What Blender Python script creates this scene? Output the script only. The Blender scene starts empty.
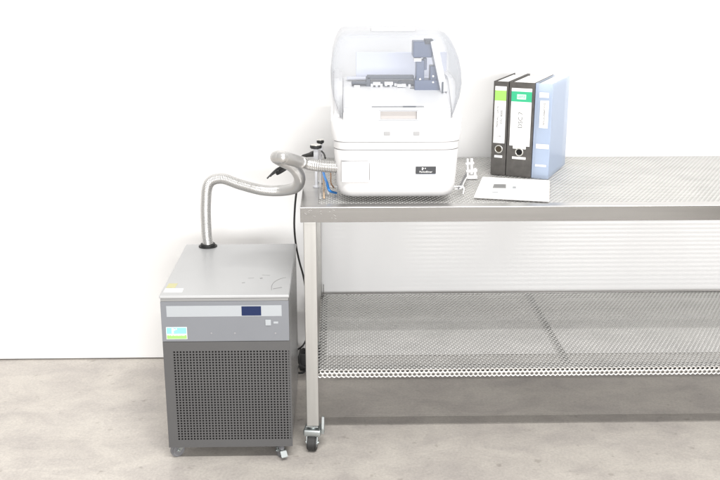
import bpy, bmesh, math, random
import numpy as np
from mathutils import Vector, Matrix
random.seed(4)
S = bpy.context.scene
C = S.collection
R = math.radians

# ------------------------------------------------------------------ camera
H, F, PITCH, YAW = 1.55, 960.0, 16.3, 1.3
cam = bpy.data.objects.new('camera', bpy.data.cameras.new('camera'))
C.objects.link(cam)
cam.location = (0, 0, H)
cam.rotation_euler = (R(90 - PITCH), 0, R(-YAW))
cam.data.sensor_width = 36
cam.data.lens = F / 720 * 36
cam.data.clip_end = 100
S.camera = cam
CM = cam.rotation_euler.to_matrix()

def ray(px, py):
    return CM @ Vector(((px - 360) / F, -(py - 240) / F, -1))
def at_y(px, py, Y):
    d = ray(px, py); return Vector((0, 0, H)) + d * (Y / d.y)
def at_z(px, py, Z):
    d = ray(px, py); return Vector((0, 0, H)) + d * ((Z - H) / d.z)

# ------------------------------------------------------------------ materials
def mat(name, col, rough=.5, metal=0, spec=.5, **k):
    m = bpy.data.materials.new(name); m.use_nodes = True
    b = m.node_tree.nodes['Principled BSDF']
    b.inputs['Base Color'].default_value = (*col, 1)
    b.inputs['Roughness'].default_value = rough
    b.inputs['Metallic'].default_value = metal
    b.inputs['Specular IOR Level'].default_value = spec
    for a, v in k.items(): b.inputs[a.replace('_', ' ')].default_value = v
    return m
def nd(m, t, **k):
    n = m.node_tree.nodes.new(t)
    for a, v in k.items(): setattr(n, a, v)
    return n
def noisy(m, scale=(8, 8, 8), amt=.15, detail=5, rough_amt=0, bump=0, bscale=60, col2=None):
    """mottle base colour of a principled material in object coordinates"""
    nt = m.node_tree; L = nt.links; b = nt.nodes['Principled BSDF']
    tc = nd(m, 'ShaderNodeTexCoord'); mp = nd(m, 'ShaderNodeMapping'); mp.inputs['Scale'].default_value = scale
    L.new(tc.outputs['Object'], mp.inputs['Vector'])
    n = nd(m, 'ShaderNodeTexNoise'); n.inputs['Scale'].default_value = 1; n.inputs['Detail'].default_value = detail
    L.new(mp.outputs[0], n.inputs['Vector'])
    c = b.inputs['Base Color'].default_value[:]
    r = nd(m, 'ShaderNodeValToRGB'); r.color_ramp.elements[0].position = .3; r.color_ramp.elements[1].position = .7
    lo = [x * (1 - amt) for x in c[:3]] if col2 is None else list(col2)
    r.color_ramp.elements[0].color = (*lo, 1); r.color_ramp.elements[1].color = (*[min(1, x * (1 + amt)) for x in c[:3]], 1)
    L.new(n.outputs['Fac'], r.inputs[0]); L.new(r.outputs[0], b.inputs['Base Color'])
    if rough_amt:
        mr = nd(m, 'ShaderNodeMapRange'); r0 = b.inputs['Roughness'].default_value
        mr.inputs['To Min'].default_value = r0 - rough_amt; mr.inputs['To Max'].default_value = r0 + rough_amt
        L.new(n.outputs['Fac'], mr.inputs['Value']); L.new(mr.outputs[0], b.inputs['Roughness'])
    if bump:
        n2 = nd(m, 'ShaderNodeTexNoise'); n2.inputs['Scale'].default_value = bscale; n2.inputs['Detail'].default_value = 3
        L.new(tc.outputs['Object'], n2.inputs['Vector'])
        bp = nd(m, 'ShaderNodeBump'); bp.inputs['Strength'].default_value = bump; bp.inputs['Distance'].default_value = .001
        L.new(n2.outputs['Fac'], bp.inputs['Height']); L.new(bp.outputs[0], b.inputs['Normal'])
    return m

STEEL_DIM = noisy(mat('brushed_steel_dimmed', (.235, .23, .223), .16, .94), (2.5, 60, 60), .06, 4, .03)  # the top's steel again, colour lowered to imitate a dimmer front reflection
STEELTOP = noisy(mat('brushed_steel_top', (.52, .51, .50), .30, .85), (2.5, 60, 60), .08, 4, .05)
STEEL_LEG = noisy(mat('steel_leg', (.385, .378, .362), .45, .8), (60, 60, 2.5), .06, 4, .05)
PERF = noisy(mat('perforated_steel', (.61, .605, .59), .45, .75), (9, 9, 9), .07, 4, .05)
ZINC = mat('zinc', (.42, .45, .45), .35, .9)
HOSE = mat('stainless_hose', (.57, .565, .555), .34, .85)
WHITEP = noisy(mat('white_plastic', (.66, .656, .658), .38), (4, 4, 4), .012)
WHITE2 = mat('white_plastic_cool', (.70, .71, .74), .4)
SEAM = mat('seam_gray', (.34, .34, .345), .6)
PANELIN = mat('panel_white', (.50, .50, .505), .45)
BEIGE = mat('warm_white_plastic', (.54, .49, .45), .5)
LAV = mat('pale_gray_panel', (.58, .60, .68), .6)
NAVY = mat('navy_plastic', (.035, .06, .13), .35)
SLATE = mat('slate_metal', (.035, .042, .055), .5, .1)
DARK = mat('interior_black', (.012, .012, .012), .8, 0, .2)
RUBBER = mat('black_rubber', (.018, .018, .018), .55)
GRAYRUB = mat('gray_rubber', (.17, .17, .18), .6)
CH_TOP = noisy(mat('chiller_lid_paint', (.40, .405, .41), .32), (3, 3, 3), .06, 5, .05)
CH_UP = noisy(mat('chiller_panel_paint', (.18, .188, .205), .5), (6, 6, 6), .03)
CH_LO = noisy(mat('chiller_body_paint', (.078, .077, .078), .5), (6, 6, 6), .04)
STRIP = mat('pale_strip', (.36, .38, .40), .4)
SCREW = mat('screw_gray', (.27, .27, .28), .4)
INK = mat('text_ink', (.10, .10, .10), .6)
HOUS = noisy(mat('chiller_side_paint', (.22, .22, .22), .25), (5, 5, 5), .04)
LCD = mat('lcd_navy', (.008, .018, .07), .35, 0, .25)
CYAN = mat('cyan_print', (.22, .66, .80), .4)
LIME = mat('lime_print', (.28, .62, .14), .4)
WPRINT = mat('white_print', (.85, .85, .85), .4)
GPRINT = mat('gray_print', (.24, .24, .24), .5)
SCUFF = mat('scuff_gray', (.17, .17, .17), .5)
BINDER = noisy(mat('binder_black', (.072, .067, .062), .5), (40, 40, 40), .2, 4, 0, .3, 400)
PAPER = mat('paper', (.80, .80, .79), .7)
GREEN = mat('green_print', (.03, .40, .20), .5)
LIME2 = mat('light_green_print', (.30, .60, .12), .5)
RINGM = mat('ring_metal', (.75, .74, .70), .25, .9)
BLUETUBE = mat('blue_tube', (.03, .22, .62), .3)
BROWN = mat('brown_tube', (.30, .16, .08), .4)
TAN = mat('tan_tube', (.62, .45, .30), .4)
YELLOW = mat('faded_yellow_label', (.50, .48, .26), .5)
BRASS = mat('dull_metal', (.35, .33, .30), .35, .8)

def clear(name, tint, veil, veil_col, gloss_rough=.05, edge=.5, ior=1.4):
    """thin clear plastic: transparent + some milky diffuse + fresnel gloss"""
    m = bpy.data.materials.new(name); m.use_nodes = True
    nt = m.node_tree; nt.nodes.remove(nt.nodes['Principled BSDF']); L = nt.links
    out = nt.nodes['Material Output']
    t = nd(m, 'ShaderNodeBsdfTransparent'); t.inputs[0].default_value = (*tint, 1)
    d = nd(m, 'ShaderNodeBsdfDiffuse'); d.inputs[0].default_value = (*veil_col, 1)
    tr = nd(m, 'ShaderNodeBsdfTranslucent'); tr.inputs[0].default_value = (*veil_col, 1)
    dm = nd(m, 'ShaderNodeMixShader'); dm.inputs[0].default_value = .5
    L.new(d.outputs[0], dm.inputs[1]); L.new(tr.outputs[0], dm.inputs[2])
    m1 = nd(m, 'ShaderNodeMixShader')
    lw = nd(m, 'ShaderNodeLayerWeight'); lw.inputs[0].default_value = .35
    mr = nd(m, 'ShaderNodeMapRange'); mr.inputs['To Min'].default_value = veil; mr.inputs['To Max'].default_value = min(1, veil + edge)
    L.new(lw.outputs['Facing'], mr.inputs['Value']); L.new(mr.outputs[0], m1.inputs[0])
    L.new(t.outputs[0], m1.inputs[1]); L.new(dm.outputs[0], m1.inputs[2])
    g = nd(m, 'ShaderNodeBsdfGlossy'); g.inputs['Roughness'].default_value = gloss_rough
    lf = nd(m, 'ShaderNodeLayerWeight'); lf.inputs[0].default_value = .5     # thin sheet: same reflection from both sides
    pw = nd(m, 'ShaderNodeMath', operation='POWER'); pw.inputs[1].default_value = 5; L.new(lf.outputs['Facing'], pw.inputs[0])
    ad = nd(m, 'ShaderNodeMath', operation='MULTIPLY_ADD'); ad.inputs[1].default_value = .45; ad.inputs[2].default_value = (ior - 1) * .15
    L.new(pw.outputs[0], ad.inputs[0])
    m2 = nd(m, 'ShaderNodeMixShader'); L.new(ad.outputs[0], m2.inputs[0])
    L.new(m1.outputs[0], m2.inputs[1]); L.new(g.outputs[0], m2.inputs[2])
    L.new(m2.outputs[0], out.inputs[0])
    return m
HOODM = clear('clear_hood_plastic', (.965, .975, .99), .14, (.55, .57, .61), .55, .5, 1.2)
BLUECLEAR = clear('blue_translucent_plastic', (.92, .95, 1.0), .46, (.74, .83, .97), .2, .12)
CLEARTUBE = clear('clear_tube_plastic', (.97, .97, .97), .45, (.88, .88, .88), .1, .4)

# ------------------------------------------------------------------ helpers
def tag(o, label=None, cat=None, group=None, kind=None):
    if label: o['label'] = label
    if cat: o['category'] = cat
    if group: o['group'] = group
    if kind: o['kind'] = kind
    return o
def empty(name, loc, rz=0, label=None, cat=None, group=None):
    o = bpy.data.objects.new(name, None); C.objects.link(o)
    o.location = loc; o.rotation_euler = (0, 0, rz); o.empty_display_size = .05
    return tag(o, label, cat, group)
def mesh_obj(name, verts, faces, m, parent=None, smooth=False):
    me = bpy.data.meshes.new(name); me.from_pydata(verts, [], faces); me.update()
    return link(name, me, m, parent, smooth)
def link(name, me, m, parent=None, smooth=False):
    if m: me.materials.append(m)
    o = bpy.data.objects.new(name, me); C.objects.link(o)
    if parent is not None: o.parent = parent
    if smooth and len(me.polygons) < 4000 and 'wn' in str(smooth):
        wn = o.modifiers.new('wn', 'WEIGHTED_NORMAL'); wn.keep_sharp = True
    if smooth:
        for p in me.polygons: p.use_smooth = True
        try: me.set_sharp_from_angle(angle=R(38))
        except Exception: pass
    return o
class MB:
    def __init__(s): s.bm = bmesh.new()
    def box(s, a, b, bev=0, rot=None, seg=2):
        """axis box from corner a to corner b"""
        t = bmesh.new(); bmesh.ops.create_cube(t, size=1)
        for v in t.verts:
            v.co = Vector(((a[i] + b[i]) / 2 + v.co[i] * abs(b[i] - a[i])) for i in range(3))
        if bev: bmesh.ops.bevel(t, geom=t.edges[:], offset=bev, segments=seg, affect='EDGES', profile=.5)
        if rot is not None:
            bmesh.ops.transform(t, matrix=rot, verts=t.verts)
        return s.merge(t)
    def merge(s, t):
        me = bpy.data.meshes.new('tmp'); t.to_mesh(me); t.free(); s.bm.from_mesh(me); bpy.data.meshes.remove(me); return s
    def cyl(s, p, q, r, n=24, r2=None, cap=True, bev=0):
        p = Vector(p); q = Vector(q); d = q - p
        t = bmesh.new(); bmesh.ops.create_cone(t, cap_ends=cap, segments=n, radius1=r, radius2=r if r2 is None else r2, depth=d.length)
        if bev:
            es = [e for e in t.edges if abs(e.verts[0].co.z - e.verts[1].co.z) < 1e-7]
            bmesh.ops.bevel(t, geom=es, offset=bev, segments=2, affect='EDGES')
        M = Matrix.Translation((p + q) / 2) @ d.to_track_quat('Z', 'Y').to_matrix().to_4x4()
        bmesh.ops.transform(t, matrix=M, verts=t.verts)
        return s.merge(t)
    def prism(s, pts, x0, x1, bev=0):
        """polygon of (y,z) extruded along x"""
        t = bmesh.new(); a = [t.verts.new((x0, y, z)) for y, z in pts]; b = [t.verts.new((x1, y, z)) for y, z in pts]
        n = len(pts); t.faces.new(a); t.faces.new(b[::-1])
        for i in range(n): t.faces.new((a[i], b[i], b[(i + 1) % n], a[(i + 1) % n]))
        bmesh.ops.recalc_face_normals(t, faces=t.faces)
        if bev: bmesh.ops.bevel(t, geom=t.edges[:], offset=bev, segments=2, affect='EDGES')
        return s.merge(t)
    def build(s, name, m, parent=None, smooth=True):
        me = bpy.data.meshes.new(name); s.bm.to_mesh(me); s.bm.free()
        return link(name, me, m, parent, 'wn' if smooth else False)
def box(name, a, b, m, parent=None, bev=0): return MB().box(a, b, bev).build(name, m, parent)

def catmull(P, step=.004):
    P = [Vector(p) for p in P]; P = [P[0] * 2 - P[1]] + P + [P[-1] * 2 - P[-2]]
    out = []
    for i in range(1, len(P) - 2):
        a, b, c, d = P[i - 1:i + 3]; n = max(2, int((c - b).length / step))
        for k in range(n):
            t = k / n
            out.append(.5 * ((2 * b) + (c - a) * t + (2 * a - 5 * b + 4 * c - d) * t * t + (3 * b - a - 3 * c + d) * t ** 3))
    out.append(P[-2]); return out
def resample(pts, step):
    L = [0]
    for a, b in zip(pts, pts[1:]): L.append(L[-1] + (b - a).length)
    n = int(L[-1] / step); out = []; j = 0
    for k in range(n + 1):
        s = L[-1] * k / n
        while j < len(L) - 2 and L[j + 1] < s: j += 1
        t = (s - L[j]) / max(1e-9, L[j + 1] - L[j]); out.append(pts[j].lerp(pts[j + 1], t))
    return out
def tube_mesh(name, P, rad, m, parent=None, n=12, step=.006, origin=None):
    """rad: number or function(index, count)"""
    pts = resample(catmull(P), step); N = len(pts)
    o0 = Vector(origin) if origin is not None else Vector((0, 0, 0))
    T = [(pts[min(i + 1, N - 1)] - pts[max(i - 1, 0)]).normalized() for i in range(N)]
    u = T[0].orthogonal().normalized(); V = []
    for i in range(N):
        u = (u - T[i] * u.dot(T[i])).normalized(); w = T[i].cross(u)
        r = rad(i, N) if callable(rad) else rad
        for k in range(n):
            a = 2 * math.pi * k / n; V.append(pts[i] - o0 + (u * math.cos(a) + w * math.sin(a)) * r)
    Fc = [(i * n + k, i * n + (k + 1) % n, (i + 1) * n + (k + 1) % n, (i + 1) * n + k) for i in range(N - 1) for k in range(n)]
    Fc.append(tuple(range(n))[::-1]); Fc.append(tuple(range((N - 1) * n, N * n)))
    return mesh_obj(name, V, Fc, m, parent, True)

def rrect(cx, y0, y1, hw, r, z, n=8, slope=0):
    r = min(r, hw * .98, (y1 - y0) * .49); P = []
    for (sx, sy, a0) in ((1, -1, -90), (1, 1, 0), (-1, 1, 90), (-1, -1, 180)):
        ox = cx + sx * (hw - r); oy = (y0 + r) if sy < 0 else (y1 - r)
        for k in range(n + 1):
            a = R(a0 + 90 * k / n); y = oy + r * math.sin(a)
            P.append((ox + r * math.cos(a), y, z + slope * (y - y0)))
    return P
def loft(name, secs, m, parent=None, cap0=True, cap1=True):
    n = len(secs[0]); V = [p for s in secs for p in s]
    Fc = [(i * n + k, i * n + (k + 1) % n, (i + 1) * n + (k + 1) % n, (i + 1) * n + k) for i in range(len(secs) - 1) for k in range(n)]
    if cap0: Fc.append(tuple(range(n))[::-1])
    if cap1: Fc.append(tuple(range((len(secs) - 1) * n, len(secs) * n)))
    return mesh_obj(name, V, Fc, m, parent, True)

def perf_sheet(name, u0, u1, v0, v1, pitch, hr, thick, fmap, m, parent, lip_r=None):
    """sheet punched with staggered round holes (real openings); fmap(u,v,w)->xyz arrays"""
    rs = pitch * math.sqrt(3) / 2
    nu = int((u1 - u0) / pitch); nv = int(round((v1 - v0) / rs))
    cu, cv = [], []
    for j in range(nv):
        for i in range(nu):
            cu.append(u0 + (i + .5 + (.5 if j % 2 else 0)) * pitch); cv.append(v0 + (j + .5) * rs)
    cu = np.array(cu)[:, None]; cv = np.array(cv)[:, None]
    a = np.radians(np.arange(12) * 30.0)
    if lip_r: hr = np.where(cv < 0, lip_r, hr)
    ro = np.where(np.arange(12) % 2 == 0, pitch / 2, pitch / math.sqrt(3))
    ou = cu + ro * np.cos(a); ov = cv + ro * np.sin(a); iu = cu + hr * np.cos(a); iv = cv + hr * np.sin(a)
    U = np.concatenate([ou, iu, ou, iu], 1); V = np.concatenate([ov, iv, ov, iv], 1)
    W = np.concatenate([np.zeros_like(ou)] * 2 + [np.full_like(ou, -thick)] * 2, 1)
    xyz = fmap(U.ravel(), V.ravel(), W.ravel())
    k = np.arange(12); k2 = (k + 1) % 12
    q = np.concatenate([np.stack([k, k2, 12 + k2, 12 + k], 1), np.stack([24 + k2, 24 + k, 36 + k, 36 + k2], 1),
                        np.stack([12 + k, 12 + k2, 36 + k2, 36 + k], 1)])
    nc = len(cu); faces = (np.arange(nc)[:, None, None] * 48 + q[None]).reshape(-1, 4)
    # outer rim walls on the border cells close the sheet's thickness
    me = bpy.data.meshes.new(name)
    me.vertices.add(len(xyz)); me.vertices.foreach_set('co', np.ascontiguousarray(xyz, dtype=np.float32).ravel())
    me.loops.add(faces.size); me.loops.foreach_set('vertex_index', faces.ravel().astype(np.int32))
    me.polygons.add(len(faces)); me.polygons.foreach_set('loop_start', np.arange(0, faces.size, 4, dtype=np.int32))
    me.update(calc_edges=True); me.validate()
    return link(name, me, m, parent)

def text(name, body, size, m, parent, M, ext=.0002, align='CENTER'):
    c = bpy.data.curves.new(name, 'FONT'); c.body = body; c.size = size; c.extrude = ext; c.align_x = align; c.align_y = 'CENTER'; c.resolution_u = 3
    t = bpy.data.objects.new('t', c); C.objects.link(t)
    me = bpy.data.meshes.new_from_object(t.evaluated_get(bpy.context.evaluated_depsgraph_get())) if False else None
    bpy.context.view_layer.update()
    me = bpy.data.meshes.new_from_object(t.evaluated_get(bpy.context.evaluated_depsgraph_get()))
    me.transform(M); bpy.data.objects.remove(t); me.name = name
    me.materials.clear()
    return link(name, me, m, parent)
FRONT = Matrix.Rotation(R(90), 4, 'X')       # text standing upright, facing -Y

# ------------------------------------------------------------------ setting
WALL_Y = 3.607
concrete = mat('concrete', (.40, .375, .345), .48, 0, .35)
def concrete_nodes(m):
    nt = m.node_tree; L = nt.links; b = nt.nodes['Principled BSDF']
    tc = nd(m, 'ShaderNodeTexCoord')
    def noise(sc, det, stretch=(1, 1, 1), dist=0, rough=.55):
        mp = nd(m, 'ShaderNodeMapping'); mp.inputs['Scale'].default_value = stretch; mp.inputs['Rotation'].default_value = (0, 0, R(12)); mp.inputs['Location'].default_value = (3.7, 1.3, 0)
        L.new(tc.outputs['Object'], mp.inputs[0])
        n = nd(m, 'ShaderNodeTexNoise'); n.inputs['Scale'].default_value = sc; n.inputs['Detail'].default_value = det
        n.inputs['Distortion'].default_value = dist; n.inputs['Roughness'].default_value = rough
        L.new(mp.outputs[0], n.inputs['Vector']); return n
    def ramp(n, p0, c0, p1, c1):
        r = nd(m, 'ShaderNodeValToRGB'); e = r.color_ramp.elements
        e[0].position = p0; e[0].color = (*c0, 1); e[1].position = p1; e[1].color = (*c1, 1); L.new(n.outputs['Fac'], r.inputs[0]); return r
    def mul(a, bb, f):
        x = nd(m, 'ShaderNodeMix', data_type='RGBA', blend_type='MULTIPLY'); x.inputs['Factor'].default_value = f
        L.new(a, x.inputs['A']); L.new(bb, x.inputs['B']); return x.outputs['Result']
    base = ramp(noise(1.6, 7, (1, 1.3, 1), .3, .6), .32, (.50, .468, .435), .68, (.54, .508, .474))
    patch = ramp(noise(5.0, 9, (1, 1.35, 1), .5, .68), .36, (.78, .765, .77), .6, (1.05, 1.045, 1.02))
    fine = ramp(noise(110, 6, (1, 1, 1), 0, .75), .34, (.84, .84, .84), .6, (1.04, 1.04, 1.04))
    spots = ramp(noise(22, 2), .26, (.62, .60, .58), .34, (1, 1, 1))
    streak = ramp(noise(14, 8, (.8, 1.6, 1), .3, .7), .6, (1, 1, 1), .74, (1.12, 1.12, 1.10))
    c = mul(base.outputs[0], patch.outputs[0], .8); c = mul(c, fine.outputs[0], 1); c = mul(c, spots.outputs[0], .55); c = mul(c, streak.outputs[0], .8)
    L.new(c, b.inputs['Base Color'])
    bp = nd(m, 'ShaderNodeBump'); bp.inputs['Strength'].default_value = .25; bp.inputs['Distance'].default_value = .002
    L.new(noise(35, 6).outputs['Fac'], bp.inputs['Height']); L.new(bp.outputs[0], b.inputs['Normal'])
    mr = nd(m, 'ShaderNodeMapRange'); mr.inputs['To Min'].default_value = .38; mr.inputs['To Max'].default_value = .6
    L.new(patch.inputs[0].links[0].from_socket, mr.inputs['Value']); L.new(mr.outputs[0], b.inputs['Roughness'])
concrete_nodes(concrete)
tag(mesh_obj('floor', [(-6, -4, 0), (6, -4, 0), (6, WALL_Y + .1, 0), (-6, WALL_Y + .1, 0)], [(0, 1, 2, 3)], concrete), kind='structure')
wallm = noisy(mat('white_wall', (.80, .795, .79), .55, 0, .3), (2, 2, 2), .01, 4, 0, .12, 90)
tag(box('wall', (-6, WALL_Y, .006), (6, WALL_Y + .12, 3.4), wallm), kind='structure')
# dark open joint under the wall panels: where the wall stops short of the floor
tag(box('wall_joint', (-6, WALL_Y + .02, .0005), (6, WALL_Y + .10, .0055), DARK), kind='structure')

# ------------------------------------------------------------------ workbench
TZ = .827; TF = 2.83; TB = 3.600
X0 = at_y(300, 207, TF).x; X1 = X0 + 2.0
LW = .040
lx = at_y(304.5, 300, TF + .006).x
bench = empty('workbench', (X0 + 1, (TF + TB) / 2, 0), 0, 'long stainless steel workbench with perforated top and perforated lower shelf on casters', 'workbench')
bench_o = bench.location.copy()
def W(o):      # keep world coordinates of a mesh built in world space under a placed empty
    o.location = -o.parent.location if o.parent else (0, 0, 0); return o
TH = .048
fr = MB()
fr.box((X0, TF, TZ - TH), (X1, TF + .042, TZ), .0018)
fr.box((X0, TB - .042, TZ - TH), (X1, TB, TZ - .0055), .0018)
fr.box((X0, TF + .0425, TZ - TH), (X0 + .055, TB - .0425, TZ - .0004), .0015)
fr.box((X1 - .055, TF + .0425, TZ - TH), (X1, TB - .0425, TZ - .0004), .0015)
for fx in (.66, 1.33): fr.box((X0 + fx, TF + .0425, TZ - TH), (X0 + fx + .03, TB - .0425, TZ - .006), .001)
W(fr.build('top_frame', STEELTOP, bench))
W(box('front_shade_sheet', (X0 + .0005, TF - .0022, TZ - TH + .0005), (X1 - .0005, TF - .0003, TZ - .002), STEEL_DIM, bench, .0006))  # added thin sheet; its darker steel colour stands in for the front's duller reflection
PITCH_H = .0152
def flat_map(z):
    return lambda u, v, w: np.stack([u, v, np.full_like(u, z) + w], 1)
W(perf_sheet('perforated_top', X0 + .050, X1 - .048, TF + .030, TB - .001, PITCH_H, .0047, .0016, flat_map(TZ - .0028), PERF, bench))
# scratches and tape residue on frame's corner
RES = mat('residue', (.42, .41, .40), .6)
for i in range(12):
    x = X0 + random.uniform(.01, .115); z = TZ - random.uniform(.006, .04); a = random.uniform(-.8, .8); l = random.uniform(.001, .005)
    W(MB().box((-l, -.0002, -.0004), (l, .0002, .0004), 0, Matrix.Translation((x, TF - .0023, z)) @ Matrix.Rotation(a, 4, 'Y')).build('scratch', RES, bench, False))
legs = []
def caster(parent, loc, yaw, wr, ww, wheelm, brake, plate, hub=ZINC):
    """swivel caster: its own fork, wheel, and (when it has one) brake lever; loc = top centre"""
    k = empty('caster', loc, yaw); k.parent = parent
    f = MB(); h = loc[2] + (parent.location.z if parent else 0)
    f.box((-plate, -plate, -.004), (plate, plate, 0), .001)
    f.cyl((0, 0, -.004), (0, 0, -.014), plate * .8, 20, bev=.002)
    top = -.014; off = wr * .55; bot = -h + wr * .8
    for s in (-1, 1):
        f.prism([(-wr * .45, top), (wr * .55, top), (off + wr * .42, -h + wr), (off + wr * .12, bot), (off - wr * .35, -h + wr)], s * (ww / 2 + .001), s * (ww / 2 + .0035))
    f.box((-ww / 2 - .0035, -wr * .45, top - .003), (ww / 2 + .0035, wr * .6, top))
    f.cyl((-ww / 2 - .007, off, -h + wr), (ww / 2 + .007, off, -h + wr), wr * .16, 12)
    f.build('fork', hub, k)
    w = MB(); w.cyl((-ww / 2, off, -h + wr), (ww / 2, off, -h + wr), wr, 36, bev=min(.004, ww * .2)); wo = w.build('wheel', wheelm, k)
    hb = MB(); hb.cyl((-ww / 2 - .0008, off, -h + wr), (ww / 2 + .0008, off, -h + wr), wr * .55, 24)
    hb.build('hub', GRAYRUB, k)
    if brake:
        b = MB(); b.prism([(wr * .5, top), (off + wr * 1.2, top - .004), (off + wr * 1.75, top - .020), (off + wr * 1.65, top - .024), (off + wr * 1.1, top - .010), (wr * .5, top - .006)], -ww * .62, ww * .62, .0008)
        b.build('brake_lever', hub, k)
    return k
for (lxx, ly) in ((lx, TF + .006), (lx, TB - .046), (X0 + X1 - lx - LW, TF + .006), (X0 + X1 - lx - LW, TB - .046)):
    o = W(box('leg', (lxx, ly, .088), (lxx + LW, ly + LW, TZ - TH - .0005), STEEL_LEG, bench, .003)); legs.append(o)
    cc = Vector((lxx + LW / 2, ly + LW / 2, 0)) - bench_o
    front = ly < 3.2
    k = caster(bench, (cc.x, cc.y, .0875), R(172) if front else R(20), .029, .030, RUBBER, False, .020)
    if front:
        b = MB(); b.box((-.029, -.030, -.036), (.029, .028, -.010), .007); b.build('swivel_housing', ZINC, k)
        b = MB(); b.prism([(-.012, -.030), (.012, -.030), (.012, -.012), (.004, .028), (-.004, .028), (-.010, -.010)], -.038, -.030, .001)
        b.build('brake_lever', ZINC, k)
# lower shelf
SZ, SF, SB = .285, 2.842, 3.560
SX0 = at_y(317.6, 370, SF).x; SX1 = X0 + X1 - SX0
def lip_map(u, v, w):
    over = v >= 0
    y = np.where(over, SF + v, SF - w * 0 + (0.0) + w * -1.0 * -1.0)
    z = np.where(over, SZ + w, SZ + v)
    return np.stack([u, y, z], 1)
def lip_map(u, v, w):
    over = v >= 0
    y = np.where(over, SF + v, SF - w)
    z = np.where(over, SZ + w, SZ + v)
    return np.stack([u, y, z], 1)
rs = PITCH_H * math.sqrt(3) / 2
W(perf_sheet('perforated_shelf', SX0, SX1, -2 * rs, SB - SF, PITCH_H, .0050, .0016, lip_map, PERF, bench, .0045))
sx1 = at_z(556, 340, SZ).x
for x in (SX0 + .004, sx1 - .012, SX1 - .02):
    W(box('shelf_support', (x, SF + .047, SZ - .022), (x + .022, SB - .01, SZ - .0025), STEEL_DIM, bench, .001))
W(box('shelf_front_rail', (SX0 + .002, SF + .006, SZ - .021), (SX1 - .002, SF + .046, SZ - .0022), STEEL_DIM, bench, .0008))
W(box('shelf_rear_rail', (SX0, SB - .003, SZ - .022), (SX1, SB + .003, SZ + .003), STEEL_DIM, bench, .0008))
W(box('shelf_bracket', (SX0 + .008, SB - .03, SZ - .002), (SX0 + .0115, SB - .004, SZ + .045), STEEL_DIM, bench))

# ------------------------------------------------------------------ chiller
cl = at_z(169, 447, .045); 
CD0 = at_z(230, 461, 0).y                       # front plane
CXL = at_y(169, 446, CD0).x; CXR = at_y(291.8, 446, CD0).x
CZ1 = at_y(230, 295, CD0).z; CZ0 = at_y(230, 447, CD0).z
CDB = at_z(240, 244, CZ1).y
CW = CXR - CXL; CX = (CXL + CXR) / 2
chl = empty('chiller', (CX, (CD0 + CDB) / 2, 0), 0, 'grey floor standing chiller with perforated front grille and small navy display, beside the bench', 'chiller')
def cpx(px, py, d=0):   # point on the front plane
    return at_y(px, py, CD0 - d)
PZ = cpx(230, 341.5).z                            # bottom of the control panel
b = MB(); b.box((CXL, CD0 + .022, CZ0), (CXR, CDB, CZ1 - .013), .002)
W(b.build('housing', HOUS, chl))
lid = MB(); lid.box((CXL - .002, CD0 - .003, CZ1 - .010), (CXR + .002, CDB + .002, CZ1), .003, seg=3)
W(lid.build('lid', CH_TOP, chl))
W(box('trim_rail', (CXL + .001, CD0 - .0005, CZ1 - .0195), (CXR - .001, CD0 + .02, CZ1 - .0105), GPRINT, chl, .001))
W(box('control_panel', (CXL, CD0 - .001, PZ + .001), (CXR, CD0 + .0215, CZ1 - .020), CH_UP, chl, .0015))
def plate(name, x0, y0, x1, y1, d, th, m, parent, bev=0):
    a = cpx(x0, y1); c = cpx(x1, y0)
    return W(box(name, (a.x, CD0 - .001 - d - th, a.z), (c.x, CD0 - .001 - d, c.z), m, parent, bev))
stp = plate('label_strip', 166.8, 305, 281.5, 316.8, 0, .0008, STRIP, chl)
plate('display', 241.8, 306, 261, 315.4, .0008, .0012, LCD, chl, .0005)
plate('button', 265.5, 319.3, 271, 325.2, 0, .003, STRIP, chl, .001)
plate('button_mark', 273.6, 321.4, 278.2, 323.4, 0, .0006, STRIP, chl)
for sx in (211.5, 235, 275.5):
    p = cpx(sx, 333); s_ = MB(); s_.cyl((p.x, CD0 - .0025, p.z), (p.x, CD0 - .001, p.z), .0028, 16); W(s_.build('screw', SCREW, chl))
# sticker
a = cpx(166.8, 339); c = cpx(186.8, 327)
stk = W(box('sticker', (a.x, CD0 - .0018, a.z), (c.x, CD0 - .001, c.z), WPRINT, chl))
w_, h_ = c.x - a.x, c.z - a.z
def srect(x0, z0, x1, z1, m, nm, k=1):
    o = box(nm, (a.x + w_ * x0, CD0 - .0018 - .0005 * k, a.z + h_ * z0), (a.x + w_ * x1, CD0 - .0018, a.z + h_ * z1), m)
    o.parent = stk; return o
srect(.02, .45, .98, .97, CYAN, 'cyan_band'); srect(.02, .03, .98, .33, LIME, 'green_band')
for i, (x0, x1, z0, z1) in enumerate(((.27, .36, .5, .93), (.36, .44, .74, .86), (.47, .52, .80, .9))):
    srect(x0, z0, x1, z1, WPRINT, 'emblem', 2)
text('brand_text', 'PerkinElmer', h_ * .26, WPRINT, stk, Matrix.Translation((a.x + w_ * .52, CD0 - .0026, a.z + h_ * .36)) @ FRONT)
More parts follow.
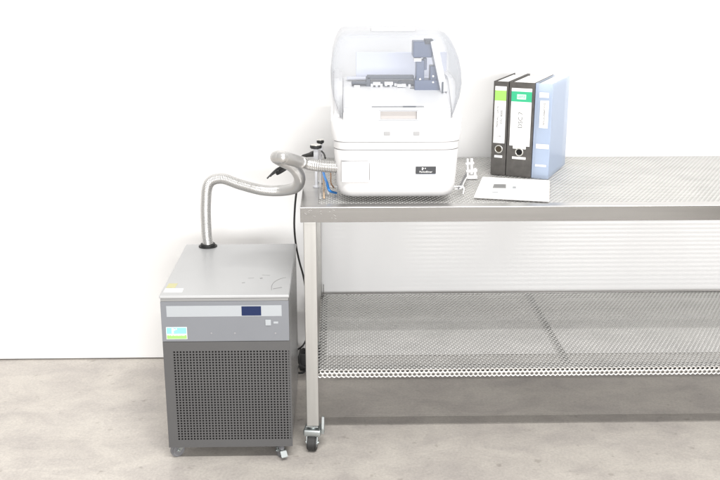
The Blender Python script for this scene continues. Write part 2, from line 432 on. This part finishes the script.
# grille: plate with real square holes
GX0, GX1 = CXL, CXR; GZ0, GZ1 = CZ0, PZ
hx0 = cpx(170, 395).x + .000; hx1 = cpx(282, 350).x
g0 = cpx(175.5, 440.5); g1 = cpx(281, 350)
px_ = .0099; hole = .0053
left = CXL + .029; nx = 37; right = left + nx * px_
nz = 34; zb = g0.z; pz_ = (g1.z - g0.z) / nz
V = []; Fc = []
xs = [CXL, left]; 
for i in range(nx): xs += [left + i * px_ + (px_ - hole) / 2, left + i * px_ + (px_ + hole) / 2]
xs += [right, CXR]
zs = [GZ0, zb]
for j in range(nz): zs += [zb + j * pz_ + (pz_ - hole) / 2, zb + j * pz_ + (pz_ + hole) / 2]
zs += [zb + nz * pz_, GZ1]
xs = sorted(xs); zs = sorted(zs); NX, NZ = len(xs), len(zs)
for z in zs:
    for x in xs: V.append((x, CD0, z))
is_hole = lambda i, j: (i >= 2 and i < NX - 3 and i % 2 == 0) and (j >= 2 and j < NZ - 3 and j % 2 == 0)
nV = len(V); V += [(x, y + .0015, z) for (x, y, z) in V]
for j in range(NZ - 1):
    for i in range(NX - 1):
        q = (j * NX + i, j * NX + i + 1, (j + 1) * NX + i + 1, (j + 1) * NX + i)
        if is_hole(i, j):
            for e in range(4):
                u, v = q[e], q[(e + 1) % 4]; Fc.append((v, u, u + nV, v + nV))
        else: Fc.append(q)
W(mesh_obj('grille', V, Fc, CH_LO, chl))
b = MB()
b.box((CXL, CD0 + .0016, CZ0), (CXL + .003, CD0 + .0216, PZ)); b.box((CXR - .003, CD0 + .0016, CZ0), (CXR, CD0 + .0216, PZ))
b.box((CXL, CD0 + .0016, CZ0 - .001), (CXR, CD0 + .0216, CZ0 + .002))
W(b.build('grille_frame', CH_LO, chl))
W(box('filter', (CXL + .004, CD0 + .0135, CZ0 + .004), (CXR - .004, CD0 + .0175, PZ - .002), DARK, chl))  # black sheet standing in for the shaded interior behind the holes
# casters
cz = CZ0 + 0
for (x, y, yaw, br) in ((CXL + .030, CD0 + .045, R(128), False), (CXR - .045, CD0 + .040, R(205), True), (CXL + .04, CDB - .05, R(70), False), (CXR - .04, CDB - .05, R(100), False)):
    caster(chl, (x - CX, y - chl.location.y, cz), yaw, .0235, .017, GRAYRUB, br, .016)
# collar of the hose on the lid
hp = at_z(208, 246.5, CZ1)
b = MB(); b.cyl((hp.x, hp.y, CZ1), (hp.x, hp.y, CZ1 + .004), .033, 40, bev=.0015); b.cyl((hp.x, hp.y, CZ1 + .004), (hp.x, hp.y, CZ1 + .012), .0255, 32, bev=.001)
W(b.build('hose_collar', RUBBER, chl))
# worn label and scuffs on lid
def lidpt(px, py): return at_z(px, py, CZ1)
def lidquad(name, pts, m, h=.0004):
    P = [lidpt(*p) for p in pts]; V = [(p.x, p.y, CZ1 + h) for p in P] + [(p.x, p.y, CZ1 - .0002) for p in P]
    n = len(P); Fq = [tuple(range(n))] + [(i, (i + 1) % n, n + (i + 1) % n, n + i) for i in range(n)]
    return W(mesh_obj(name, V, Fq, m, chl))
lidquad('warning_label', [(166, 288), (175, 288), (178, 283.5), (169, 283.5)], YELLOW)
lidquad('paper_label', [(163.5, 292.3), (182, 292.3), (183.5, 288.6), (165.5, 288.6)], WPRINT)
sm = []
def scuffline(name, pts, r):
    P = [lidpt(*p) for p in pts]; P = [(p.x, p.y, CZ1 + .0002) for p in P]
    o = tube_mesh(name, P, r, SCUFF, chl, 6, .003); return W(o)
scuffline('scratch', [(271.5, 290), (271.7, 286), (274.5, 282), (280, 279), (286, 277.5)], .0006)
scuffline('scratch', [(273, 289), (277, 288.3), (282, 287.5)], .0010)
scuffline('scratch', [(260, 278.6), (262.5, 278.2)], .0013)
scuffline('scratch', [(242, 283), (245, 282.6)], .0008)
scuffline('scratch', [(248, 278.3), (254, 278)], .0004)
scuffline('scratch', [(262, 275), (270, 275.5)], .0004)

# ------------------------------------------------------------------ corrugated hose
def rib(r0, amp, per):
    def f(i, N):
        return r0 + amp * (1, .6, -.7, .6)[i % 4] if True else r0
    return f
HP = []
def hpt(px, py, Y): p = at_y(px, py, Y); HP.append((p.x, p.y, p.z)); return p
yb = hp.y
HP.append((hp.x, hp.y, CZ1 + .006))
hpt(206.5, 232, yb); hpt(205.8, 205, yb); hpt(208.5, 184, yb - .01); hpt(221, 178.5, yb - .02); hpt(240, 184.5, yb - .03)
hpt(262, 190, yb - .05); hpt(282, 190.5, yb - .10); hpt(296, 187, yb - .19); hpt(299.5, 177.5, yb - .28); hpt(293, 167, yb - .34)
hpt(281, 160.2, yb - .405); hpt(276.5, 157.2, yb - .475); hpt(284, 157.5, yb - .535); hpt(300, 162, 2.925); hpt(320, 165.8, 2.922); hpt(339.8, 167.2, 2.918)
hose = tube_mesh('flexible_hose', HP, rib(.0178, .0011, 4), HOSE, None, 28, .00135)
tag(hose, 'corrugated stainless steel hose looping from the chiller lid to the white instrument', 'hose')
PORT = HP[-1]

# ------------------------------------------------------------------ instrument
IC = at_y(397, 150, 2.88).x
ins = empty('laboratory_instrument', (IC, 3.13, TZ), 0, 'white benchtop analysis instrument with clear domed hood over a dark sampling arm', 'instrument')
def sec(z, hw, f, r=.05, bk=3.38): return rrect(IC, f, bk, hw, r, z)
lo = [sec(.840, .152, 2.92, .04, 3.34), sec(.8415, .163, 2.903, .04), sec(.846, .171, 2.893, .04), sec(.853, .177, 2.886, .04), sec(.865, .1815, 2.882, .04), sec(.885, .185, 2.880, .042), sec(.92, .188, 2.879, .045), sec(.9905, .192, 2.874), sec(.992, .192, 2.875)]
W(loft('base_housing', lo, WHITEP, ins))
W(loft('seam', [sec(.992, .189, 2.879), sec(.9945, .189, 2.879)], SEAM, ins))
W(loft('middle_band', [sec(.9945, .192, 2.875), sec(.9955, .193, 2.8735), sec(1.0155, .194, 2.872), sec(1.0165, .193, 2.873)], WHITEP, ins))
W(loft('seam', [sec(1.0165, .190, 2.877), sec(1.0185, .190, 2.877)], SEAM, ins))
W(loft('upper_housing', [sec(1.0185, .194, 2.873), sec(1.0200, .196, 2.872), sec(1.045, .200, 2.875), sec(1.066, .201, 2.882, .055), sec(1.078, .198, 2.892, .055), sec(1.083, .192, 2.903, .055), sec(1.085, .184, 2.915, .055)], WHITEP, ins))
def pbox(name, x0, y0, x1, y1, Y, dep, m, parent=ins, bev=0):
    a = at_y(x0, y1, Y); c = at_y(x1, y0, Y)
    o = box(name, (a.x, Y, a.z), (c.x, Y + dep, c.z), m, parent, bev); 
    return W(o) if parent is not None else o
# service door at left, control strip, buttons, label plate
pbox('service_door', 341.5, 161.5, 369.5, 182.5, 2.8735, .02, WHITEP, bev=.003)
b_ = MB()
P0 = at_y(341, 161, 2.878); P1 = at_y(369.8, 182.8, 2.878)
pbox('door_slot', 341, 160.4, 368.5, 161.2, 2.8745, .01, SEAM); pbox('door_slot', 369.6, 163, 370.1, 180, 2.8745, .01, SEAM)
pbox('control_strip', 376, 128.8, 424.5, 137.4, 2.8735, .012, PANELIN, bev=.0015)
for bx in (387, 416.5):
    pbox('button', bx - 3, 131.8, bx + 3, 135.2, 2.8715, .004, SEAM, bev=.0008)
lp = pbox('nameplate', 415.8, 166.6, 436, 173.8, 2.8725, .006, mat('nameplate_black', (.02, .022, .026), .35), bev=.0004)
a = at_y(415.8, 173.8, 2.8725); c = at_y(436, 166.6, 2.8725); w_, h_ = c.x - a.x, c.z - a.z
pbox('nameplate_strip', 415.8, 174.2, 436, 177.4, 2.8728, .005, mat('pale_blue', (.62, .68, .80), .5))
def nrect(x0, z0, x1, z1):
    o = box('emblem', (a.x + w_ * x0, 2.8719, a.z + h_ * z0), (a.x + w_ * x1, 2.8724, a.z + h_ * z1), WPRINT); o.parent = lp; o.location = Vector(); 
    return o
t_ = text('brand_text', 'PerkinElmer', h_ * .36, WPRINT, lp, Matrix.Translation((a.x + w_ * .5, 2.8722, a.z + h_ * .27)) @ FRONT)
nrect(.30, .52, .35, .88); nrect(.35, .72, .40, .82); nrect(.45, .70, .49, .84)
# feet under
for sx in (-1, 1):
    for fy in (3.0, 3.30):
        b = MB(); b.cyl((IC + sx * .13, fy, TZ - .0025), (IC + sx * .13, fy, .8415), .011, 20, r2=.013); W(b.build('foot', GRAYRUB, ins))
# deck inside the hood
DL, DR = -.163, .163
dk = MB()
dk.prism([(2.912, 1.070), (2.912, 1.121), (2.925, 1.126), (3.09, 1.158), (3.12, 1.160), (3.35, 1.160), (3.35, 1.070)], IC + DL, IC + DR, .003)
W(dk.build('deck', WHITEP, ins))
# housing shoulders rising beside the hood
for s_ in (-1, 1):
    b = MB(); b.prism([(2.93, 1.060), (2.932, 1.088), (2.96, 1.103), (3.06, 1.172), (3.10, 1.188), (3.36, 1.188), (3.375, 1.06)], IC + s_ * .1640, IC + s_ * .2005, .010)
    W(b.build('shoulder', WHITEP, ins))
# front panel with recessed grip: a frame around an opening
gx0 = at_y(380.5, 112, 2.897).x; gx1 = at_y(417, 112, 2.897).x; gz0 = at_y(400, 119.5, 2.897).z; gz1 = at_y(400, 111.5, 2.897).z
fp = MB()
fp.box((IC + DL, 2.897, 1.076), (gx0, 2.9115, 1.119), .002); fp.box((gx1, 2.897, 1.076), (IC + DR, 2.9115, 1.119), .002)
fp.box((gx0 - .001, 2.8975, 1.076), (gx1 + .001, 2.9115, gz0), .001); fp.box((gx0 - .001, 2.8975, gz1), (gx1 + .001, 2.9115, 1.119), .001)
W(fp.build('grip_panel', WHITEP, ins))
W(box('grip_recess', (gx0, 2.9095, gz0), (gx1, 2.9119, gz1), BEIGE, ins))
rim = MB(); 
for (q0, q1) in (((gx0 - .006, gz1 + .002), (gx1 + .006, gz1 + .0032)), ((gx0 - .006, gz0 - .0032), (gx1 + .006, gz0 - .002))):
    rim.box((q0[0], 2.8962, q0[1]), (q1[0], 2.8975, q1[1]))
W(rim.build('grip_rim', SEAM, ins))
# tray line in front of the deck
pbox('tray_lip', 372, 106.2, 424, 107.4, 2.905, .006, GPRINT)
pbox('tray_slot', 403, 106, 416, 107.5, 2.9035, .004, SLATE)
# back panel
pbox('rear_panel', 356, 52, 447, 77, 3.27, .012, LAV, bev=.002)
pbox('rear_ledge', 347, 77.5, 447, 79.5, 3.22, .04, LAV, bev=.002)
# sampler mechanics
pbox('sampler_base', 352, 84, 416, 92.3, 3.10, .08, SLATE, bev=.003)
rl = MB()
for (x0, y0, x1, y1) in ((367, 75.5, 414, 79.3), (366, 77, 370.5, 90), (351.5, 82, 367, 84.3)):
    p = at_y(x0, y1, 3.095); q = at_y(x1, y0, 3.095); rl.box((p.x, 3.095, p.z), (q.x, 3.125, q.z), .002)
W(rl.build('sampler_rail', mat('rail_gray', (.055, .065, .085), .45, .2), ins))
tr = MB(); random.seed(11)
for i in range(9):
    x = 372 + i * 4.7; p = at_y(x, 86 + random.uniform(-1.5, 1), 3.085); tr.cyl((p.x, 3.09, p.z - .004), (p.x, 3.09, p.z + random.uniform(.002, .008)), .0045, 12)
W(tr.build('sample_tray', WHITE2, ins))
for (x0, y0, x1, y1) in ((373, 82.3, 380.5, 85.3), (384.5, 82, 393, 85), (397, 84, 406, 87), (354, 85.5, 360, 88)):
    pbox('sample_clip', x0, y0, x1, y1, 3.078, .015, WHITEP, bev=.001)
for (x0, y0, x1, y1, Y) in ((410, 88, 417, 91, 3.07), (398, 81, 402, 91, 3.08)): pbox('sample_clip', x0, y0, x1, y1, Y, .012, SLATE, bev=.001)
# sampling arm: tall dark column with a head plate and a pale guard
arm = MB()
def pb(mb, x0, y0, x1, y1, Y, dep, bev=.002):
    p = at_y(x0, y1, Y); q = at_y(x1, y0, Y); mb.box((p.x, Y, p.z), (q.x, Y + dep, q.z), bev)
pb(arm, 416, 60, 424.5, 92, 3.06, .05); pb(arm, 414.5, 80, 440, 91.5, 3.055, .06); pb(arm, 430, 66, 438.5, 82, 3.06, .05); pb(arm, 423, 58, 427, 70, 3.07, .02)
W(arm.build('sampling_arm', NAVY, ins))
hd = pbox('arm_head', 413.2, 41.5, 432.5, 57.5, 3.05, .07, NAVY, bev=.003)
pbox('arm_clamp', 425, 39.5, 433.5, 44, 3.045, .05, SLATE, bev=.002)
pbox('arm_spacer', 414, 58, 421.5, 61.5, 3.055, .05, WHITE2, bev=.001)
gd = MB()
p0 = at_y(434, 41, 3.03); p1 = at_y(444.5, 92, 3.03); d = p1 - p0
ang = math.atan2(d.x, -d.z)
gd.box((-.011, 0, -d.length / 2), (.011, .10, d.length / 2), .003, Matrix.Translation((p0 + p1) / 2) @ Matrix.Rotation(-ang, 4, 'Y'))
W(gd.build('arm_guard', WHITE2, ins))
for (px, py) in ((433, 76), (433, 82), (420, 79)):
    p = at_y(px, py, 3.053); s_ = MB(); s_.cyl((p.x, 3.050, p.z), (p.x, 3.058, p.z), .0026, 12); W(s_.build('screw', RINGM, ins))
pbox('arm_cable', 441.8, 82, 443.6, 93, 3.02, .006, SLATE)
# hood
hs = [rrect(IC, 2.886, 3.355, .168, .05, 1.080, 10), rrect(IC, 2.884, 3.36, .178, .05, 1.105, 10), rrect(IC, 2.886, 3.362, .193, .055, 1.145, 10), rrect(IC, 2.892, 3.364, .200, .055, 1.185, 10),
      rrect(IC - .001, 2.908, 3.364, .200, .055, 1.225, 10), rrect(IC - .002, 2.93, 3.362, .195, .055, 1.262, 10), rrect(IC - .004, 2.955, 3.355, .184, .05, 1.295, 10),
      rrect(IC - .005, 2.98, 3.345, .173, .045, 1.318, 10), rrect(IC - .006, 3.00, 3.335, .162, .045, 1.3305, 10), rrect(IC - .006, 3.03, 3.32, .152, .05, 1.3355, 10), rrect(IC - .006, 3.08, 3.28, .10, .05, 1.3375, 10)]
hood = W(loft('hood', hs, HOODM, ins, cap0=False))
tb = MB(); zt = 1.334
tb.box((IC - .075, 3.045, zt - .002), (IC + .065, 3.075, zt + .012), .004)
W(tb.build('hood_handle', CLEARTUBE, ins))
# hose fitting on the left side
fx = MB(); P = Vector(PORT); fx.cyl(P - Vector((.004, 0, 0)), P + Vector((.004, 0, 0)), .0225, 28, bev=.001); fx.cyl(P, P + Vector((.05, 0, 0)), .017, 20)
W(fx.build('hose_port', BRASS, ins))
# wire brackets that hold the base at its lower corners
for (qx, s) in ((332, 1), (459, -1)):
    p = at_z(qx, 190, TZ + .012)
    o = tube_mesh('wire_bracket', [(p.x - .012 * s, p.y - .01, TZ + .001), (p.x - .012 * s, p.y - .01, TZ + .024), (p.x + .02 * s, p.y - .012, TZ + .026)], .0022, WPRINT, ins, 8, .003)
    W(o)

# ------------------------------------------------------------------ regulators, tubes, cables behind the hose
def regulator(px, py, Y, r, label, tilt=0):
    p = at_y(px, py, Y)
    k = empty('pressure_regulator', (p.x, Y, TZ), 0, label, 'regulator', 'regulators behind the hose')
    hz = p.z - TZ
    b = MB(); b.cyl((0, 0, 0), (0, 0, .004), .011, 20); b.cyl((0, 0, .004), (0, 0, hz - .035), .005, 12); b.box((-.008, -.008, hz - .045), (.008, .008, hz - .008), .003)
    b.build('body', WHITE2, k)
    b = MB(); b.cyl((0, 0, hz - .006), (0, 0, hz + .004), r, 28, bev=.002); b.build('knob', RUBBER, k)
    b = MB(); b.cyl((0, 0, hz + .004), (0, 0, hz + .006), r * .86, 28); b.build('knob_cap', RINGM, k)
    return k
regulator(315.9, 146.3, 3.10, .0195, 'black gas regulator with wide silver cap, lower and nearer of the two behind the hose')
regulator(320.3, 141.2, 3.17, .0125, 'small black gas regulator with narrower silver cap, the upper of the two behind the hose')
def tubething(name, pts, r, m, label, cat, group=None):
    P = [at_y(x, y, Y) for x, y, Y in pts]; o = tube_mesh(name, P, r, m, None, 10, .004)
    return tag(o, label, cat, group)
tubething('blue_tube', [(322.5, 166, 3.10), (324, 175, 3.03), (327, 183, 2.98), (329.5, 190.5, 2.96), (336, 193, 3.0)], .0042, BLUETUBE, 'blue plastic tube dropping from under the hose beside the white instrument', 'tube')
tubething('brown_tube', [(329.5, 166, 3.05), (330.8, 175, 3.0), (331, 183, 2.97), (334, 188, 2.98)], .002, BROWN, 'thin brown tube between the blue tube and the white instrument', 'tube')
tubething('tan_tube', [(323, 168, 3.14), (323.6, 182, 3.08), (324, 196, 2.935), (324.2, 198.5, 2.92)], .0028, TAN, 'thin tan tube hanging left of the blue tube over the bench top', 'tube')
tubething('clear_tube', [(319.5, 150, 3.12), (320.5, 170, 3.08), (320.3, 190, 3.0), (320.4, 198.0, 2.925)], .004, CLEARTUBE, 'clear plastic tube running down from the regulators to the bench top', 'tube')
tubething('sensor_lead', [(321.5, 151, 3.05), (324, 154, 3.03), (325.2, 158.2, 3.0)], .0028, RUBBER, 'short black lead end hanging below the regulator caps', 'cable')
# black cable bundle
bund = empty('cable_bundle', at_y(290, 165, 3.2), 0, 'bundle of black cables with plugs passing behind the hose toward the regulators', 'cables')
random.seed(3)
for i in range(5):
    dx = random.uniform(-.8, .8); dy = (i - 1.5) * 1.5
    P = [at_y(x, y, Y) for x, y, Y in ((267.5 + i * 2.6 + dx, 178.5 - i * 2.0, 3.20), (277 + dx, 171 + dy * .9, 3.22), (286, 166.5 + dy * .8, 3.24), (297, 159 + dy * .3, 3.24), (306, 155.5 + dy * .3, 3.22), (314, 152.5 + dy * .4, 3.18), (317, 158, 3.14))]
    W(tube_mesh('cable', P, .0026, RUBBER, bund, 8, .004))
pl = MB()
p = at_y(303, 156, 3.205); q = at_y(314, 154, 3.16); pl.cyl(p, q, .005, 10, r2=.0095)
W(pl.build('plug', RUBBER, bund))
pc = tubething('power_cable', [(296, 168, 3.10), (296.6, 188, 3.13), (295, 206, 3.2), (294.3, 226, 3.3), (296, 245, 3.4), (299.5, 262, 3.46), (303.5, 277, 3.5), (307, 300, 3.52), (308.5, 330, 3.53), (304, 344, 3.52), (297.5, 349.5, 3.5), (291, 352, 3.48)], .0036, RUBBER,
          'thin black power cable hanging from the hose down the wall behind the chiller', 'cable')
tubething('coiled_cable', [(308, 352, 3.5), (303, 349, 3.48), (299.6, 355, 3.46), (299.3, 363, 3.46), (303, 367.5, 3.46), (307, 366, 3.47), (304, 372, 3.44), (298, 373, 3.42), (295.5, 370, 3.40), (300, 366, 3.38), (307, 369, 3.36)], .0045, RUBBER,
          'coil of thick black cable lying on the floor between chiller and bench leg', 'cable')
ad = at_z(301.5, 366.5, .0)
pb_ = MB(); pb_.box((-.017, -.03, 0), (.017, .03, .075), .008, Matrix.Translation((at_y(303.5, 360, 3.5).x, 3.50, .0)))
tag(pb_.build('power_adapter', RUBBER), 'black power adapter block on the floor against the wall behind the bench leg', 'adapter')

# plastic fitting at the right of the instrument
vf = empty('tube_fitting', at_z(470, 172, TZ), 0, 'white plastic tube fitting with short stubs standing right of the instrument', 'fitting')
fb = MB()
for (px, y0, y1, r) in ((467.5, 158.5, 176, .0045), (471.5, 158.2, 174, .0055), (475, 168, 178, .005)):
    p = at_y(px, y1, 3.22); q = at_y(px, y0, 3.22); fb.cyl(p, q, r, 14, bev=.001)
for (xa, ya, xb, yb2, r) in ((465.5, 164, 474, 163, .005), (466, 171.5, 477, 170.5, .006)):
    fb.cyl(at_y(xa, ya, 3.22), at_y(xb, yb2, 3.22), r, 14, bev=.001)
p = at_z(471, 177, TZ); fb.box((p.x - .02, 3.205, TZ - .001), (p.x + .018, 3.235, TZ + .012), .003)
W(fb.build('body', WHITEP, vf))
P = [at_y(x, y, Y) for x, y, Y in ((466, 174, 3.21), (462.5, 181, 3.09), (458.5, 188.5, 2.96))]
W(tube_mesh('lever', P, .0028, GRAYRUB, vf, 8, .004))
P = [at_y(x, y, Y) for x, y, Y in ((467.5, 176, 3.2), (463.5, 183, 3.08), (461.5, 188, 2.99), (455, 189, 2.97))]
W(tube_mesh('hose_stub', P, .0024, WPRINT, vf, 8, .004))

# ------------------------------------------------------------------ binders
YB = R(25)
P0 = at_z(547.8, 179.2, TZ)                        # front right bottom corner of the blue one
BH = at_y(535, 83, P0.y + .02).z - TZ; BD = .272
sv = Vector((math.cos(YB), -math.sin(YB), 0))
def binder(w, off, label, kind):
    """off = distance of its right edge from P0 along the spine line; local x: along the spine, local y: depth"""
    base = P0 - sv * (off + w / 2)
    k = empty('ring_binder', (base.x, base.y, TZ - .0005), -YB, label, 'binder', 'binders standing on the bench')
    cov = BLUECLEAR if kind == 'blue' else BINDER; t = .0026; h = BH if kind != 'blue' else BH * 1.0
    b = MB(); b.box((-w / 2, 0, 0), (w / 2, t, h), .0012)
    sp = b.build('spine', cov, k)
    for s in (-1, 1):
        b = MB(); b.box((s * w / 2 - (t if s > 0 else 0), t + .0005, 0), (s * w / 2 + (t if s < 0 else 0), BD, h), .0008); b.build('cover', cov, k)
    pw = w - 2 * t - .006
    b = MB(); n = 14
    for i in range(n):
        x = -pw / 2 + pw * i / n; b.box((x, .022 + random.uniform(0, .003), .006), (x + pw / n * .8, BD - .03 - random.uniform(0, .006), h - .003 - random.uniform(0, .002)))
    b.build('paper_stack', PAPER, k)
    def lab(name, x0, z0, x1, z1, m, d=.0006, par=k):
        return box(name, (x0, -d, z0), (x1, -d + .0006 if d > .0006 else 0, z1), m, par)
    def frac(py):  # photo row -> height along the spine
        return h * (178.5 - py) / (178.5 - 82.0)
    if kind == 'blue':
        lab('label', -w * .18, frac(126.5), w * .32, frac(99), PAPER)
        lab('label', -w * .30, frac(147.5), w * .45, frac(143), PAPER); lab('label', -w * .3, frac(166), w * .35, frac(164), PAPER)
        lab('label', -w * .25, frac(96), w * .3, frac(91), PAPER)
        text('label_text', 'DOCUMENTATION', .0085, INK, k, Matrix.Translation((w * .07, -.0012, frac(112.5))) @ FRONT @ Matrix.Rotation(R(-90), 4, 'Z'))
        return k
    lw = w * (.76 if kind == 'narrow' else .80)
    zt, zb_ = (frac(87), frac(145)) if kind == 'narrow' else (frac(88), frac(146.5))
    lo_ = lab('label', -lw / 2, zb_, lw / 2, zt, PAPER)
    if kind == 'wide': lab('label_tab', -lw * .32, frac(149.5), lw * .32, zb_ - .0002, PAPER)
    lab('label_band', -lw / 2, frac(101.5), lw / 2, frac(91.2), LIME2 if kind == 'narrow' else GREEN, .0011)
    if kind == 'wide':
        lab('label_logo', -lw * .22, frac(99), lw * .22, frac(94), mat('pale_green', (.55, .75, .62), .5), .0016)
        text('logo_text', 'LEITZ', .0105, GREEN, k, Matrix.Translation((0, -.0020, frac(96.5))) @ FRONT)
        text('label_text', 'DSC 7', .021, INK, k, Matrix.Translation((0, -.0010, frac(120))) @ FRONT @ Matrix.Rotation(R(90), 4, 'Z'))
    else:
        text('label_text', 'DSC 8000', .011, INK, k, Matrix.Translation((.006, -.0010, frac(118))) @ FRONT @ Matrix.Rotation(R(90), 4, 'Z'))
        text('label_text', 'MANUALS / DATA', .009, INK, k, Matrix.Translation((-.008, -.0010, frac(118))) @ FRONT @ Matrix.Rotation(R(90), 4, 'Z'))
        text('label_text', '14', .011, INK, k, Matrix.Translation((0, -.0010, frac(138))) @ FRONT)
    rz = frac(151.3 if kind == 'narrow' else 152.8)
    b = MB(); t2 = bmesh.new()
    # ring: torus
    V = []; Fq = []; n1, n2, Rr, r2 = 28, 8, .0125, .0024
    for i in range(n1):
        for j in range(n2):
            a, c_ = 2 * math.pi * i / n1, 2 * math.pi * j / n2
            V.append(((Rr + r2 * math.cos(c_)) * math.cos(a), -r2 * .7 * math.sin(c_) - .0004, rz + (Rr + r2 * math.cos(c_)) * math.sin(a)))
            Fq.append((i * n2 + j, i * n2 + (j + 1) % n2, ((i + 1) % n1) * n2 + (j + 1) % n2, ((i + 1) % n1) * n2 + j))
    mesh_obj('finger_ring', V, Fq, RINGM, k, True)
    b.cyl((0, -.0006, rz), (0, -.0001, rz), .0115, 24); t2.free(); b.build('finger_hole', mat('hole_brown', (.035, .025, .012), .6) if kind == 'narrow' else DARK, k)
    lab('label', -w * .27, frac(160.2), w * .27, frac(157.8), WPRINT)
    return k
binder(.058, 0, 'translucent pale blue binder, rightmost of the three binders on the bench', 'blue')
binder(.088, .0605, 'wide dark binder with green banded white label, between the narrow and the blue binder', 'wide')
binder(.052, .1515, 'narrow dark binder with lime banded white label, leftmost of the three', 'narrow')

# ------------------------------------------------------------------ booklet
bk = empty('booklet', at_z(512, 190, TZ), 0, 'white brochure with small device picture lying on the bench in front of the binders', 'booklet')
def slab(name, pts, z0, z1, m, dxy=(0, 0)):
    P = [at_z(x, y, z1) for x, y in pts]; n = len(P)
    V = [(p.x + dxy[0], p.y + dxy[1], z1) for p in P] + [(p.x + dxy[0], p.y + dxy[1], z0) for p in P]
    Fq = [tuple(range(n))[::-1], tuple(range(n, 2 * n))] + [(i, (i + 1) % n, n + (i + 1) % n, n + i) for i in range(n)]
    return W(mesh_obj(name, V, Fq, m, bk))
cor = [(473.8, 197), (548.3, 201), (549, 180.3), (482.6, 176.6)]
slab('inner_pages', cor, TZ + .0002, TZ + .0035, mat('page_edge', (.62, .60, .58), .7), (.003, -.002))
slab('cover', cor, TZ + .0037, TZ + .0052, PAPER)
slab('picture', [(492.6, 187.9), (506, 188.1), (506, 184.2), (494, 184)], TZ + .0053, TZ + .0056, GPRINT)
slab('picture', [(495, 187.2), (504.8, 187.4), (504.8, 185), (495.6, 184.9)], TZ + .0057, TZ + .0060, mat('picture_gray', (.22, .22, .22), .5))
slab('picture', [(512.5, 188.4), (516, 188.5), (516, 186.4), (512.8, 186.3)], TZ + .0053, TZ + .0056, STRIP)
slab('print_line', [(492, 192.3), (498, 192.5), (498.2, 191.8), (492.3, 191.6)], TZ + .0053, TZ + .0056, STRIP)

# ------------------------------------------------------------------ light
def area(name, loc, target, sx, sy, power, col=(1, 1, 1)):
    l = bpy.data.lights.new(name, 'AREA'); l.shape = 'RECTANGLE'; l.size = sx; l.size_y = sy; l.energy = power; l.color = col
    o = bpy.data.objects.new(name, l); C.objects.link(o); o.location = loc
    o.rotation_euler = (Vector(target) - Vector(loc)).to_track_quat('-Z', 'Y').to_euler(); return o
area('tube_lamp', (.9, -1.62, 7.0), (.9, 3.2, .3), 4.5, .09, 620, (1, .985, .96))
area('ceiling_light', (1.2, .0, 7.4), (1.2, 2.6, 0), 7.5, 5.0, 50, (1, .99, .98))
area('front_fill', (1.1, -3.6, 1.5), (.6, 3.4, .5), 5.0, 1.4, 460, (1, 1, 1))
w = bpy.data.worlds.new('World'); S.world = w; w.use_nodes = True
w.node_tree.nodes['Background'].inputs[0].default_value = (1.0, .98, .955, 1)
w.node_tree.nodes['Background'].inputs[1].default_value = .84
S.view_settings.view_transform = 'Standard'; S.view_settings.look = 'None'; S.view_settings.exposure = -0.25; S.view_settings.gamma = 1
S.cycles.max_bounces = 8; S.cycles.transparent_max_bounces = 24
S.cycles.caustics_reflective = False; S.cycles.caustics_refractive = False
